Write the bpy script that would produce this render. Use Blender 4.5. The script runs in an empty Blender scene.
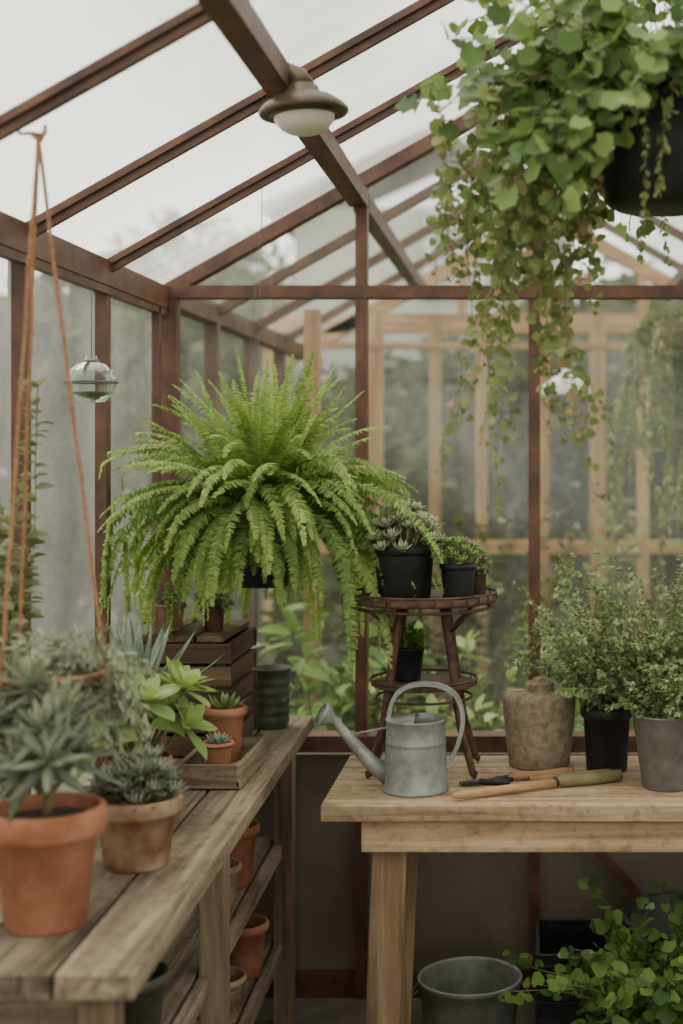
import bpy, math, random
from mathutils import Vector, Matrix, noise
V=Vector
# ------------------------------------------------------------------ builder
class B:
    def __init__(s):
        s.v=[];s.f=[];s.m=[];s.r=[];s.sm=[]
    def add(s,vs,fs,mat=0,rnd=0.5,smooth=False):
        o=len(s.v)
        s.v.extend([tuple(x) for x in vs]); s.r.extend([rnd]*len(vs))
        for f in fs:
            s.f.append([i+o for i in f]); s.m.append(mat); s.sm.append(smooth)
    def box(s,c,size,mat=0,rnd=None,rot=None):
        if rnd is None: rnd=random.random()
        hx,hy,hz=[a/2 for a in size]; c=V(c)
        vs=[V((x,y,z)) for x in(-hx,hx) for y in(-hy,hy) for z in(-hz,hz)]
        if rot is not None: vs=[rot@q for q in vs]
        s.add([q+c for q in vs],[(0,1,3,2),(4,6,7,5),(0,4,5,1),(2,3,7,6),(0,2,6,4),(1,5,7,3)],mat,rnd)
    def beam(s,a,b,w,h,mat=0,rnd=None,up=V((0,0,1))):
        if rnd is None: rnd=random.random()
        a=V(a);b=V(b);d=(b-a).normalized(); sd=d.cross(up)
        if sd.length<1e-4: sd=d.cross(V((0,1,0)))
        sd.normalize(); u=sd.cross(d).normalized()
        vs=[]
        for p in(a,b):
            for x,y in((-1,-1),(1,-1),(1,1),(-1,1)):
                vs.append(p+sd*x*w/2+u*y*h/2)
        s.add(vs,[(3,2,1,0),(4,5,6,7),(0,1,5,4),(1,2,6,5),(2,3,7,6),(3,0,4,7)],mat,rnd)
    def lathe(s,prof,c,seg=32,mat=0,rnd=0.5,rot=None,rib=0.0,smooth=True,capb=False,capt=False):
        c=V(c);vs=[];fs=[];n=len(prof)
        for (r,z) in prof:
            for k in range(seg):
                a=2*math.pi*k/seg
                rr=r*(1+(rib if k%2 else 0))
                q=V((rr*math.cos(a),rr*math.sin(a),z))
                if rot is not None:q=rot@q
                vs.append(q+c)
        for i in range(n-1):
            for k in range(seg):
                k2=(k+1)%seg
                fs.append((i*seg+k,i*seg+k2,(i+1)*seg+k2,(i+1)*seg+k))
        if capb: fs.append(tuple(reversed(range(seg))))
        if capt: fs.append(tuple(range((n-1)*seg,n*seg)))
        s.add(vs,fs,mat,rnd,smooth)
    def tube(s,pts,r,sides=6,mat=0,rnd=0.5,cap=True):
        pts=[V(p) for p in pts];n=len(pts)
        rs=r if isinstance(r,(list,tuple)) else [r]*n
        vs=[];fs=[];ref=V((0.13,0.2,1)).normalized()
        t0=(pts[1]-pts[0]).normalized()
        u=t0.cross(ref)
        if u.length<.1:u=t0.cross(V((1,0,0)))
        u.normalize()
        for i in range(n):
            t=(pts[min(i+1,n-1)]-pts[max(i-1,0)])
            t=t.normalized() if t.length>1e-9 else t0
            u=(u-t*u.dot(t)).normalized(); w=t.cross(u)
            for k in range(sides):
                a=2*math.pi*k/sides
                vs.append(pts[i]+(u*math.cos(a)+w*math.sin(a))*rs[i])
        for i in range(n-1):
            for k in range(sides):
                k2=(k+1)%sides
                fs.append((i*sides+k,i*sides+k2,(i+1)*sides+k2,(i+1)*sides+k))
        if cap:
            fs.append(tuple(reversed(range(sides)))); fs.append(tuple(range((n-1)*sides,n*sides)))
        s.add(vs,fs,mat,rnd,True)
    def ring(s,c,R,r,mat=0,seg=40,sides=6,rot=None):
        c=V(c);vs=[];fs=[]
        for i in range(seg):
            a=2*math.pi*i/seg
            for k in range(sides):
                b=2*math.pi*k/sides
                q=V(((R+r*math.cos(b))*math.cos(a),(R+r*math.cos(b))*math.sin(a),r*math.sin(b)))
                if rot is not None:q=rot@q
                vs.append(q+c)
        for i in range(seg):
            for k in range(sides):
                i2=(i+1)%seg;k2=(k+1)%sides
                fs.append((i*sides+k,i2*sides+k,i2*sides+k2,i*sides+k2))
        s.add(vs,fs,mat,.5,True)
    def ball(s,c,r,mat=0,seg=12,sz=1.0,rnd=.5):
        prof=[(max(1e-4,r*math.cos(t)),r*sz*math.sin(t)) for t in [(-90+180*i/8)*math.pi/180 for i in range(9)]]
        s.lathe(prof,c,seg,mat,rnd)
    def ribbon(s,pts,w,t,mat=0,axis=V((0,1,0))):
        pts=[V(p) for p in pts];n=len(pts);vs=[];fs=[]
        for i in range(n):
            tg=(pts[min(i+1,n-1)]-pts[max(i-1,0)]).normalized()
            nn=tg.cross(axis).normalized()
            vs+= [pts[i]+axis*w/2+nn*t/2,pts[i]-axis*w/2+nn*t/2,pts[i]-axis*w/2-nn*t/2,pts[i]+axis*w/2-nn*t/2]
        for i in range(n-1):
            for k in range(4):
                k2=(k+1)%4
                fs.append((i*4+k,i*4+k2,i*4+4+k2,i*4+4+k))
        fs.append((3,2,1,0));fs.append((n*4-4,n*4-3,n*4-2,n*4-1))
        s.add(vs,fs,mat,.5,False)
    # ---- foliage
    def leaf(s,p,d,n,L,W,mat=0,rnd=.5,segs=3,curl=.5,fold=.25,prof=None):
        d=d.normalized(); sd=d.cross(n)
        if sd.length<1e-4: sd=d.cross(V((1,.3,.2)))
        sd.normalize(); n=sd.cross(d).normalized()
        prof=prof or (.35,.95,.8,.45)
        vs=[];fs=[];q=V(p);c=curl/segs
        for i in range(segs):
            w=W*.5*prof[min(i,len(prof)-1)]
            vs+=[q-sd*w+n*w*fold,q,q+sd*w+n*w*fold]
            d2=(d*math.cos(c)-n*math.sin(c)); n=(n*math.cos(c)+d*math.sin(c)); d=d2
            q=q+d*L/segs
        vs.append(q)
        for i in range(segs-1):
            a=i*3
            fs+=[(a,a+1,a+4,a+3),(a+1,a+2,a+5,a+4)]
        a=(segs-1)*3
        fs+=[(a,a+1,a+3),(a+1,a+2,a+3)]
        s.add(vs,fs,mat,rnd,True)
    def fleshy(s,p,d,n,L,W,T,mat=0,rnd=.5,curl=-.5,prof=(.55,.85,1,.85,.45),segs=5):
        d=d.normalized();sd=d.cross(n)
        if sd.length<1e-4: sd=d.cross(V((1,.3,.2)))
        sd.normalize();n=sd.cross(d).normalized()
        vs=[];fs=[];q=V(p);c=curl/segs
        for i in range(segs):
            w=W*.5*prof[i];t=T*.5*(.6+.4*prof[i])
            vs+=[q-sd*w,q+n*t*.35,q+sd*w,q-n*t]
            d2=(d*math.cos(c)-n*math.sin(c)); n=(n*math.cos(c)+d*math.sin(c)); d=d2
            q=q+d*L/segs
        vs.append(q)
        for i in range(segs-1):
            for k in range(4):
                k2=(k+1)%4
                fs.append((i*4+k,i*4+k2,i*4+4+k2,i*4+4+k))
        e=(segs-1)*4
        for k in range(4): fs.append((e+k,e+(k+1)%4,e+4))
        s.add(vs,fs,mat,rnd,True)
    def roundleaf(s,p,d,n,R,mat=0,rnd=.5,lobes=5,k=11):
        d=d.normalized();sd=d.cross(n)
        if sd.length<1e-4: sd=d.cross(V((1,.3,.2)))
        sd.normalize();n=sd.cross(d).normalized()
        c=V(p)+d*R*.75
        vs=[c-n*R*.18];fs=[]
        for i in range(k):
            a=math.pi+ (i+.0)*2*math.pi/k
            rr=R*(1+.13*math.cos(lobes*a))*(0.62 if i==0 else 1)
            vs.append(c+d*rr*math.cos(a)*1.02+sd*rr*math.sin(a)*1.0 +n*R*.12*math.sin(a*2+rnd*9))
        for i in range(k):
            fs.append((0,1+i,1+(i+1)%k))
        s.add(vs,fs,mat,rnd,True)
    def finish(s,name,mats,bevel=0,loc=None,parent=None):
        me=bpy.data.meshes.new(name)
        me.from_pydata(s.v,[],s.f); 
        for m in mats: me.materials.append(m)
        me.polygons.foreach_set('material_index',s.m)
        me.polygons.foreach_set('use_smooth',s.sm)
        at=me.attributes.new('rnd','FLOAT','POINT'); at.data.foreach_set('value',s.r)
        me.update()
        ob=bpy.data.objects.new(name,me); bpy.context.collection.objects.link(ob)
        if bevel:
            md=ob.modifiers.new('bev','BEVEL');md.width=bevel;md.segments=2;md.limit_method='ANGLE';md.angle_limit=math.radians(50)
        if parent: ob.parent=parent
        return ob
# ------------------------------------------------------------------ materials
def sr(r,g,b):
    f=lambda c:(c/255/12.92) if c/255<=.04045 else ((c/255+.055)/1.055)**2.4
    return (f(r),f(g),f(b),1)
def newmat(name):
    m=bpy.data.materials.new(name);m.use_nodes=True
    nt=m.node_tree;nt.nodes.clear()
    out=nt.nodes.new('ShaderNodeOutputMaterial')
    return m,nt,out
def N(nt,t,**k):
    n=nt.nodes.new(t)
    for a,b in k.items():
        if a in n.inputs.keys(): n.inputs[a].default_value=b
        else: setattr(n,a,b)
    return n
def ramp(nt,fac,stops):
    r=nt.nodes.new('ShaderNodeValToRGB');e=r.color_ramp.elements
    e[0].position,e[0].color=stops[0]; e[1].position,e[1].color=stops[1]
    for p,c in stops[2:]:
        x=e.new(p);x.color=c
    nt.links.new(fac,r.inputs[0]);return r.outputs[0]
def rndvec(nt,scale,rot=(0,0,0),k=9.0):
    tc=nt.nodes.new('ShaderNodeTexCoord');mp=nt.nodes.new('ShaderNodeMapping')
    mp.inputs['Scale'].default_value=scale
    at=nt.nodes.new('ShaderNodeAttribute');at.attribute_name='rnd'
    mu=N(nt,'ShaderNodeMath',operation='MULTIPLY');mu.inputs[1].default_value=k
    nt.links.new(at.outputs['Fac'],mu.inputs[0])
    ad=N(nt,'ShaderNodeVectorMath',operation='ADD')
    nt.links.new(tc.outputs['Object'],mp.inputs[0]);nt.links.new(mp.outputs[0],ad.inputs[0]);nt.links.new(mu.outputs[0],ad.inputs[1])
    return ad.outputs[0],at.outputs['Fac']
def wood(name,c1,c2,c3,axis,rough=.75,fine=26,stain=.8,specks=False):
    m,nt,out=newmat(name)
    sc=[fine]*3;sc[axis]=1.6
    vec,at=rndvec(nt,sc)
    n1=N(nt,'ShaderNodeTexNoise',Scale=1.0,Detail=7.0,Roughness=.65,Distortion=.8);nt.links.new(vec,n1.inputs['Vector'])
    col=ramp(nt,n1.outputs['Fac'],[(.32,c1),(.66,c3),(.47,c2)])
    sc2=[6]*3;sc2[axis]=1.5
    vec2,_=rndvec(nt,sc2)
    n2=N(nt,'ShaderNodeTexNoise',Scale=1.0,Detail=4.0);nt.links.new(vec2,n2.inputs['Vector'])
    k=ramp(nt,n2.outputs['Fac'],[(.3,(.5,.48,.45,1)),(.62,(1.08,1.06,1.04,1))])
    mx=N(nt,'ShaderNodeMix',data_type='RGBA',blend_type='MULTIPLY');mx.inputs[0].default_value=stain
    nt.links.new(col,mx.inputs[6]);nt.links.new(k,mx.inputs[7])
    tone=ramp(nt,at,[(0,(.82,.82,.82,1)),(1,(1.12,1.1,1.07,1))])
    mx2=N(nt,'ShaderNodeMix',data_type='RGBA',blend_type='MULTIPLY');mx2.inputs[0].default_value=1
    nt.links.new(mx.outputs[2],mx2.inputs[6]);nt.links.new(tone,mx2.inputs[7])
    sc3=[7]*3;sc3[axis]=2.4
    vec3,_=rndvec(nt,sc3)
    vo=N(nt,'ShaderNodeTexVoronoi',Scale=1.0);nt.links.new(vec3,vo.inputs['Vector'])
    kc=ramp(nt,vo.outputs['Distance'],[(.05,(.42,.34,.28,1)),(.13,(1,1,1,1))])
    mx3=N(nt,'ShaderNodeMix',data_type='RGBA',blend_type='MULTIPLY');mx3.inputs[0].default_value=.7
    nt.links.new(mx2.outputs[2],mx3.inputs[6]);nt.links.new(kc,mx3.inputs[7]);fin=mx3.outputs[2]
    if specks:
        vec4,_=rndvec(nt,(1,1,1))
        n4=N(nt,'ShaderNodeTexNoise',Scale=38.0,Detail=6.0,Roughness=.7);nt.links.new(vec4,n4.inputs['Vector'])
        k4=ramp(nt,n4.outputs['Fac'],[(.36,(.45,.4,.36,1)),(.5,(1,1,1,1))])
        mx4=N(nt,'ShaderNodeMix',data_type='RGBA',blend_type='MULTIPLY');mx4.inputs[0].default_value=.6
        nt.links.new(fin,mx4.inputs[6]);nt.links.new(k4,mx4.inputs[7]);fin=mx4.outputs[2]
    p=N(nt,'ShaderNodeBsdfPrincipled',Roughness=rough);nt.links.new(fin,p.inputs['Base Color'])
    p.inputs['Specular IOR Level'].default_value=.3
    bp=N(nt,'ShaderNodeBump',Strength=.5,Distance=.004);nt.links.new(n1.outputs['Fac'],bp.inputs['Height']);nt.links.new(bp.outputs[0],p.inputs['Normal'])
    nt.links.new(p.outputs[0],out.inputs[0]);return m
def plain(name,c1,c2,scale=12,rough=.7,metal=0,bump=.2,lo=.35,hi=.65,detail=5,spec=.5):
    m,nt,out=newmat(name)
    vec,at=rndvec(nt,(1,1,1))
    n1=N(nt,'ShaderNodeTexNoise',Scale=float(scale),Detail=float(detail),Roughness=.6);nt.links.new(vec,n1.inputs['Vector'])
    col=ramp(nt,n1.outputs['Fac'],[(lo,c1),(hi,c2)])
    p=N(nt,'ShaderNodeBsdfPrincipled',Roughness=rough,Metallic=metal);nt.links.new(col,p.inputs['Base Color'])
    p.inputs['Specular IOR Level'].default_value=spec
    bp=N(nt,'ShaderNodeBump',Strength=bump,Distance=.003);nt.links.new(n1.outputs['Fac'],bp.inputs['Height']);nt.links.new(bp.outputs[0],p.inputs['Normal'])
    nt.links.new(p.outputs[0],out.inputs[0]);return m
def leafmat(name,c1,c2,trans=.3,rough=.5,c3=None):
    m,nt,out=newmat(name)
    at=nt.nodes.new('ShaderNodeAttribute');at.attribute_name='rnd'
    st=[(0,c1),(1,c2)]
    if c3: st.append((.5,c3))
    col=ramp(nt,at.outputs['Fac'],st)
    p=N(nt,'ShaderNodeBsdfPrincipled',Roughness=rough);p.inputs['Specular IOR Level'].default_value=.3
    t=nt.nodes.new('ShaderNodeBsdfTranslucent')
    g=N(nt,'ShaderNodeMix',data_type='RGBA',blend_type='MULTIPLY');g.inputs[0].default_value=1;g.inputs[7].default_value=(1.15,1.2,.85,1)
    nt.links.new(col,p.inputs['Base Color'])
    nt.links.new(col,g.inputs[6]);nt.links.new(g.outputs[2],t.inputs[0])
    mx=N(nt,'ShaderNodeMixShader');mx.inputs[0].default_value=trans
    nt.links.new(p.outputs[0],mx.inputs[1]);nt.links.new(t.outputs[0],mx.inputs[2]);nt.links.new(mx.outputs[0],out.inputs[0]);return m
def glassmat(name,haze0,haze1,scale,tint=(.93,.96,.94,1),dirt_haze=(.8,.82,.8,1),gloss=.06,stretch=(1,1,1)):  # whitish scatter: pane dirt, and pale haze put into the glass
    m,nt,out=newmat(name)
    tc=nt.nodes.new('ShaderNodeTexCoord');mp=nt.nodes.new('ShaderNodeMapping');mp.inputs['Scale'].default_value=stretch
    nt.links.new(tc.outputs['Object'],mp.inputs[0])
    n1=N(nt,'ShaderNodeTexNoise',Scale=float(scale),Detail=5.0,Roughness=.55);nt.links.new(mp.outputs[0],n1.inputs['Vector'])
    mr=nt.nodes.new('ShaderNodeMapRange');mr.inputs[1].default_value=.3;mr.inputs[2].default_value=.7
    mr.inputs[3].default_value=haze0;mr.inputs[4].default_value=haze1;nt.links.new(n1.outputs['Fac'],mr.inputs[0])
    tr=nt.nodes.new('ShaderNodeBsdfTransparent');tr.inputs[0].default_value=tint
    tl=nt.nodes.new('ShaderNodeBsdfTranslucent');tl.inputs[0].default_value=dirt_haze
    df=nt.nodes.new('ShaderNodeBsdfDiffuse');df.inputs[0].default_value=dirt_haze
    md=N(nt,'ShaderNodeMixShader');md.inputs[0].default_value=.2
    nt.links.new(tl.outputs[0],md.inputs[1]);nt.links.new(df.outputs[0],md.inputs[2])
    m1=N(nt,'ShaderNodeMixShader');nt.links.new(mr.outputs[0],m1.inputs[0]);nt.links.new(tr.outputs[0],m1.inputs[1]);nt.links.new(md.outputs[0],m1.inputs[2])
    gl=N(nt,'ShaderNodeBsdfGlossy',Roughness=.05)
    m2=N(nt,'ShaderNodeMixShader');m2.inputs[0].default_value=gloss
    nt.links.new(m1.outputs[0],m2.inputs[1]);nt.links.new(gl.outputs[0],m2.inputs[2]);nt.links.new(m2.outputs[0],out.inputs[0]);return m

M_frame=plain('frame_brown',sr(66,40,28),sr(112,74,54),9,.5,0,.15)
M_frameA=plain('frame_brown_annex',sr(84,62,48),sr(116,90,72),7,.6,0,.1)
M_tan_z=wood('timber_z',sr(164,128,96),sr(190,154,118),sr(210,178,140),2,stain=.4)
M_tan_x=wood('timber_x',sr(164,128,96),sr(190,154,118),sr(210,178,140),0,stain=.4)
M_bench_y=wood('bench_wood_y',sr(76,65,54),sr(132,117,99),sr(176,159,138),1,specks=True,stain=.95)
M_bench_x=wood('bench_wood_x',sr(78,66,55),sr(128,110,92),sr(164,146,124),0,specks=True)
M_bench_z=wood('bench_wood_z',sr(88,74,60),sr(136,116,95),sr(170,150,126),2)
M_tab_x=wood('table_wood_x',sr(132,107,82),sr(180,153,122),sr(210,186,156),0,.7,specks=True)
M_tab_z=wood('table_wood_z',sr(116,92,70),sr(160,132,103),sr(190,163,132),2,.7)
M_dark_y=wood('crate_wood_y',sr(50,38,30),sr(84,67,52),sr(116,95,75),1)
M_dark_x=wood('crate_wood_x',sr(50,38,30),sr(84,67,52),sr(116,95,75),0)
M_terra=plain('terracotta',sr(142,86,62),sr(190,134,106),13,.88,0,.3,.3,.7,spec=.2)
M_terra2=plain('terracotta_aged',sr(124,86,64),sr(176,150,124),16,.9,0,.3,.35,.62,spec=.2)
M_black=plain('black_plastic',sr(24,25,26),sr(42,43,44),20,.5,0,.05,spec=.35)
M_soil=plain('soil',sr(34,25,18),sr(70,54,42),60,.95,0,.8)
M_galv=plain('galvanised',sr(118,121,117),sr(164,165,158),30,.5,.3,.12,.3,.7)
M_galvd=plain('galvanised_dark',sr(94,96,92),sr(134,134,128),22,.55,.3,.15,.3,.7)
M_tin=plain('tin_green',sr(50,55,46),sr(84,86,74),14,.55,.2,.15)
M_rust=plain('rusty_iron',sr(60,42,34),sr(106,76,60),40,.75,.2,.3)
M_stone=plain('stoneware',sr(122,106,90),sr(162,144,124),60,.95,0,.5,spec=.12)
M_wall=plain('painted_panel',sr(106,96,81),sr(130,119,102),3,.85,0,.05)
M_floor=plain('floor_concrete',sr(80,72,63),sr(120,110,97),5,.9,0,.3)
M_bronze=plain('lamp_bronze',sr(84,73,56),sr(116,103,82),12,.45,.4,.05)
M_rope=plain('jute',sr(142,98,68),sr(182,138,104),90,.9,0,.5)
M_handle=wood('handle_wood',sr(160,120,82),sr(190,150,108),sr(210,174,134),0,.55)
M_handleg=plain('handle_olive',sr(104,100,68),sr(132,126,90),18,.5)
M_steel=plain('tool_steel',sr(40,40,42),sr(78,78,78),30,.4,.7,.1)
M_wire=plain('wire',sr(90,86,82),sr(110,106,100),30,.5,.3,.1)
M_white=plain('white_paint',sr(215,215,210),sr(235,235,230),8,.6,0,.03)
M_shed=plain('shed_render',sr(180,180,170),sr(208,206,196),2,.8,0,.05)
M_grass=plain('grass',sr(60,72,44),sr(98,104,68),9,.95,0,.8)
M_bark=plain('bark',sr(60,52,44),sr(96,82,70),12,.95,0,.8)
M_groof=glassmat('roof_glass',.2,.85,2.2,stretch=(.5,1.8,.5),tint=(.93,.96,.95,1),dirt_haze=(.95,.95,.92,1))
M_gwall=glassmat('wall_glass',.01,.07,3.5,tint=(.95,.97,.95,1),gloss=.025,dirt_haze=(.9,.9,.84,1))
M_gleft=glassmat('side_glass',.12,.4,2.2,tint=(.9,.93,.88,1),dirt_haze=(.88,.89,.81,1),gloss=.05)
M_gann=glassmat('annex_glass',.03,.14,2.2,gloss=.02,dirt_haze=(.9,.9,.83,1))  # faint whiteness imitates pale haze over the view beyond, as in wall_glass
M_opal,nt,out=newmat('opal_glass')
p=N(nt,'ShaderNodeBsdfPrincipled',Roughness=.25);p.inputs['Base Color'].default_value=sr(235,230,218)
nt.links.new(p.outputs[0],out.inputs[0])
M_clear,nt,out=newmat('clear_glass')
tr=nt.nodes.new('ShaderNodeBsdfTransparent');tr.inputs[0].default_value=(.86,.9,.88,1)
gl=N(nt,'ShaderNodeBsdfGlossy',Roughness=.04)
fr=N(nt,'ShaderNodeLayerWeight',Blend=.35);mx=nt.nodes.new('ShaderNodeMixShader')
nt.links.new(fr.outputs['Facing'],mx.inputs[0]);nt.links.new(tr.outputs[0],mx.inputs[1]);nt.links.new(gl.outputs[0],mx.inputs[2]);nt.links.new(mx.outputs[0],out.inputs[0])
L_fern=leafmat('leaf_fern',sr(88,114,52),sr(176,196,118),.35,c3=sr(128,156,80))
L_ivy=leafmat('leaf_ivy',sr(74,98,54),sr(162,184,116),.35,.45,c3=sr(112,138,78))
L_vine=leafmat('leaf_vine',sr(98,110,64),sr(162,168,112),.3,c3=sr(126,138,82))
L_sage=leafmat('leaf_sage',sr(82,98,62),sr(164,174,128),.28,.6,c3=sr(118,134,90))
L_silver=leafmat('leaf_silver',sr(96,102,84),sr(180,184,156),.15,.65,c3=sr(134,142,116))
L_blue=leafmat('leaf_blue',sr(106,122,108),sr(162,174,152),.12,.55)
L_bright=leafmat('leaf_bright',sr(108,134,72),sr(180,198,128),.3,.45)
L_eche=leafmat('leaf_echeveria',sr(126,136,106),sr(206,208,174),.12,.5)
L_deep=leafmat('leaf_deep',sr(56,84,40),sr(128,158,76),.3,.45)
L_tree=leafmat('leaf_tree',sr(62,68,46),sr(110,114,78),.3,.8)
L_tree2=leafmat('leaf_tree_pale',sr(90,98,70),sr(144,148,112),.3,.8)
L_stem=plain('stem_green',sr(98,98,60),sr(132,122,82),20,.7)
L_pink=leafmat('leaf_pink',sr(150,110,90),sr(176,146,110),.2)
R=random.Random(7)
def rv(r=R):
    while 1:
        q=V((r.uniform(-1,1),r.uniform(-1,1),r.uniform(-1,1)))
        if .05<q.length<1:return q.normalized()
UP=V((0,0,1))
# ------------------------------------------------------------------ room
XL,XR,XC=-1.01,1.15,.07
ZE,SL=1.93,.565
YF,YB=-1.2,3.85
ZR=ZE+SL*(XC-XL)
def roofz(x): return ZE+SL*(min(x,2*XC-x)-XL)
b=B();b.box((0.07,1.3,-.03),(2.5,5.2,.06));b.finish('floor',[M_floor])
b=B();b.add([(-30,-20,-.07),(30,-20,-.07),(30,40,-.07),(-30,40,-.07)],[(0,1,2,3)]);b.finish('ground_outside',[M_grass])
ZS=.70
b=B();b.box((.07,YB+.02,ZS/2-.02),(2.2,.03,ZS-.04));b.finish('wall_back',[M_wall])
b=B();b.box((XL-.03,1.32,ZS/2-.02),(.03,5.04,ZS-.04));b.finish('wall_left',[M_wall])
b=B();b.box((XR+.03,1.32,ZS/2-.02),(.03,5.04,ZS-.04));b.finish('wall_right',[M_wall])
b=B();b.box((.07,YF-.03,ZS/2-.02),(2.2,.03,ZS-.04));b.finish('wall_front',[M_wall])
b=B();b.box((.07,YB-.006,.035),(2.1,.02,.07));b.finish('baseboard_back',[M_frame])
xs=[XL+.018,-.462,.012,.47,XR-.018]
for nm,Y in(('window_1',YB),('fill_window_4',YF)):  # front gable glazing is unseen, added to let in fill light
    b=B()
    b.box((.07,Y,ZE+.003),(2.14,.053,.034));b.box((.07,Y-.01,ZS+.0),(2.14,.075,.045))
    for i,x in enumerate(xs):
        zt=roofz(x)-.02 if i in(1,2,3) else ZE
        w=.05 if i in(0,4) else .032
        b.box((x,Y,(ZS+zt)/2),(w,.045,zt-ZS))
    if Y==YB:
        for i in(1,2): b.box((xs[i],Y-.01,ZS/2),(.03,.03,ZS))
        b.beam((.0,Y-.02,.62),(.35,Y-.02,.22),.02,.025)
    b.beam((XL,Y,ZE),(XC,Y,ZR),.049,.04);b.beam((XC,Y,ZR),(XR,Y,ZE),.049,.04)
    b.add([(XL,Y+.01,ZS),(XR,Y+.01,ZS),(XR,Y+.01,ZE),(XC,Y+.01,ZR),(XL,Y+.01,ZE)],[(0,1,2,3,4)],1)
    b.finish(nm,[M_frame,M_gwall])
ys=[YB-.02-.53*i for i in range(10)]
for nm,x,sg in(('window_2',XL,-1),('window_3',XR,1)):
    b=B()
    b.box((x,(YF+YB)/2,ZE-.015),(.05,YB-YF,.06));b.box((x,(YF+YB)/2,ZS),(.055,YB-YF,.045))
    b.box((x-sg*.012,(YF+YB)/2,ZE-.055),(.02,YB-YF,.018))
    for y in ys[1:]: b.box((x,y,(ZS+ZE)/2),(.034,.034,ZE-ZS))
    b.box((x-sg*.012,ys[0]-.09,(ZS+ZE)/2),(.02,.022,ZE-ZS))
    b.add([(x+sg*.01,YF,ZS),(x+sg*.01,YB,ZS),(x+sg*.01,YB,ZE),(x+sg*.01,YF,ZE)],[(0,1,2,3)],1)
    b.finish(nm,[M_frame,M_gleft])
b=B()
for y0,y1 in zip([YF]+ys[::-1][0:],ys[::-1]+[YB]):
    for xa,xb in((XL,XC),(XC,XR)):
        if y1-y0<.03: continue
        b.add([(xa,y0,roofz(xa)+.018),(xb,y0,roofz(xb)+.018),(xb,y1,roofz(xb)+.018),(xa,y1,roofz(xa)+.018)],[(0,1,2,3)])
b.finish('ceiling',[M_groof])
b=B()
for y in ys[1:]:
    for (p,q) in(((XL,y,ZE),(XC,y,ZR)),((XC,y,ZR),(XR,y,ZE))):
        b.beam(p,q,.034,.014);b.beam(V(p)-V((0,0,.014)),V(q)-V((0,0,.014)),.014,.02)
b.finish('trim_1',[M_frame])
b=B()
for x in((XL+XC)/2,(XC+XR)/2): b.box((x,(YF+YB)/2,roofz(x)-.045),(.05,YB-YF,.045))
b.box((XC,(YF+YB)/2,ZR-.04),(.045,YB-YF,.08));b.finish('trim_2',[M_frame])
# ------------------------------------------------------------------ annex greenhouse beyond
YA=6.2
b=B()
for y in(4.45,5.05,5.65):
    b.beam((XL,y,ZE),(XC,y,ZR),.03,.03);b.beam((XC,y,ZR),(XR,y,ZE),.03,.03)
    b.box((XL,y,ZE/2),(.045,.045,ZE));b.box((XR,y,ZE/2),(.045,.045,ZE))
for x in((XL+XC)/2,(XC+XR)/2,XC): b.box((x,(3.9+YA)/2,roofz(x)-.045),(.045,YA-3.9,.05))
for x in(XL,XR): b.box((x,(3.9+YA)/2,ZE),(.05,YA-3.9,.06))
for z in(2.06,1.07,.35): b.box((0.07,YA,z),(2.5,.05,.085 if z>2 else .055),1)
b.box((0.07,YA-.02,1.96),(2.5,.03,.03),1)
for x in(-1.15,-.686,-.42,-.215,.06,.30,.50,.8,1.25): b.box((x,YA,1.05),(.07 if x in(-.686,.3) else .05,.055,2.1),2)
for x in(-.686,-.3,.06,.5): b.box((x,YA,(2.1+roofz(x))/2),(.04,.04,max(.02,roofz(x)-2.1)),2)
b.box((-.715,4.6,.98),(.05,.05,1.96),2)
b.beam((XL-.1,YA,ZE-.05),(XC,YA,ZR),.05,.06,1);b.beam((XC,YA,ZR),(XR+.1,YA,ZE-.05),.05,.06,1)
b.add([(-1.2,YA+.03,0),(1.3,YA+.03,0),(1.3,YA+.03,ZE),(XC,YA+.03,ZR),(-1.2,YA+.03,ZE)],[(0,1,2,3,4)],3)
for xa,xb in((XL,XC),(XC,XR)):
    b.add([(xa,3.9,roofz(xa)+.03),(xb,3.9,roofz(xb)+.03),(xb,YA,roofz(xb)+.03),(xa,YA,roofz(xa)+.03)],[(0,1,2,3)],3)
for x in(XL-.02,XR+.02): b.add([(x,3.9,0),(x,YA,0),(x,YA,ZE),(x,3.9,ZE)],[(0,1,2,3)],3)
b.finish('neighbouring_greenhouse',[M_frameA,M_tan_x,M_tan_z,M_gann])
b=B();b.box((-.7,10.6,1.6),(2.0,1.0,3.3),0)
b.beam((-.7,10.5,3.75),(-1.9,10.5,3.2),1.3,.06,2,up=V((0,0,1)));b.beam((-.7,10.5,3.75),(.5,10.5,3.2),1.3,.06,2)
for i in range(9): b.box((-.54,10.07,2.68+i*.06),(.36,.05,.02),1,rot=Matrix.Rotation(.5,3,'X'))
for x in(-.74,-.34): b.box((x,10.07,2.92),(.04,.06,.56),1)
for z in(2.63,3.21): b.box((-.54,10.07,z),(.44,.06,.04),1)
b.finish('garden_shed',[M_shed,M_white,M_frameA])
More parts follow.
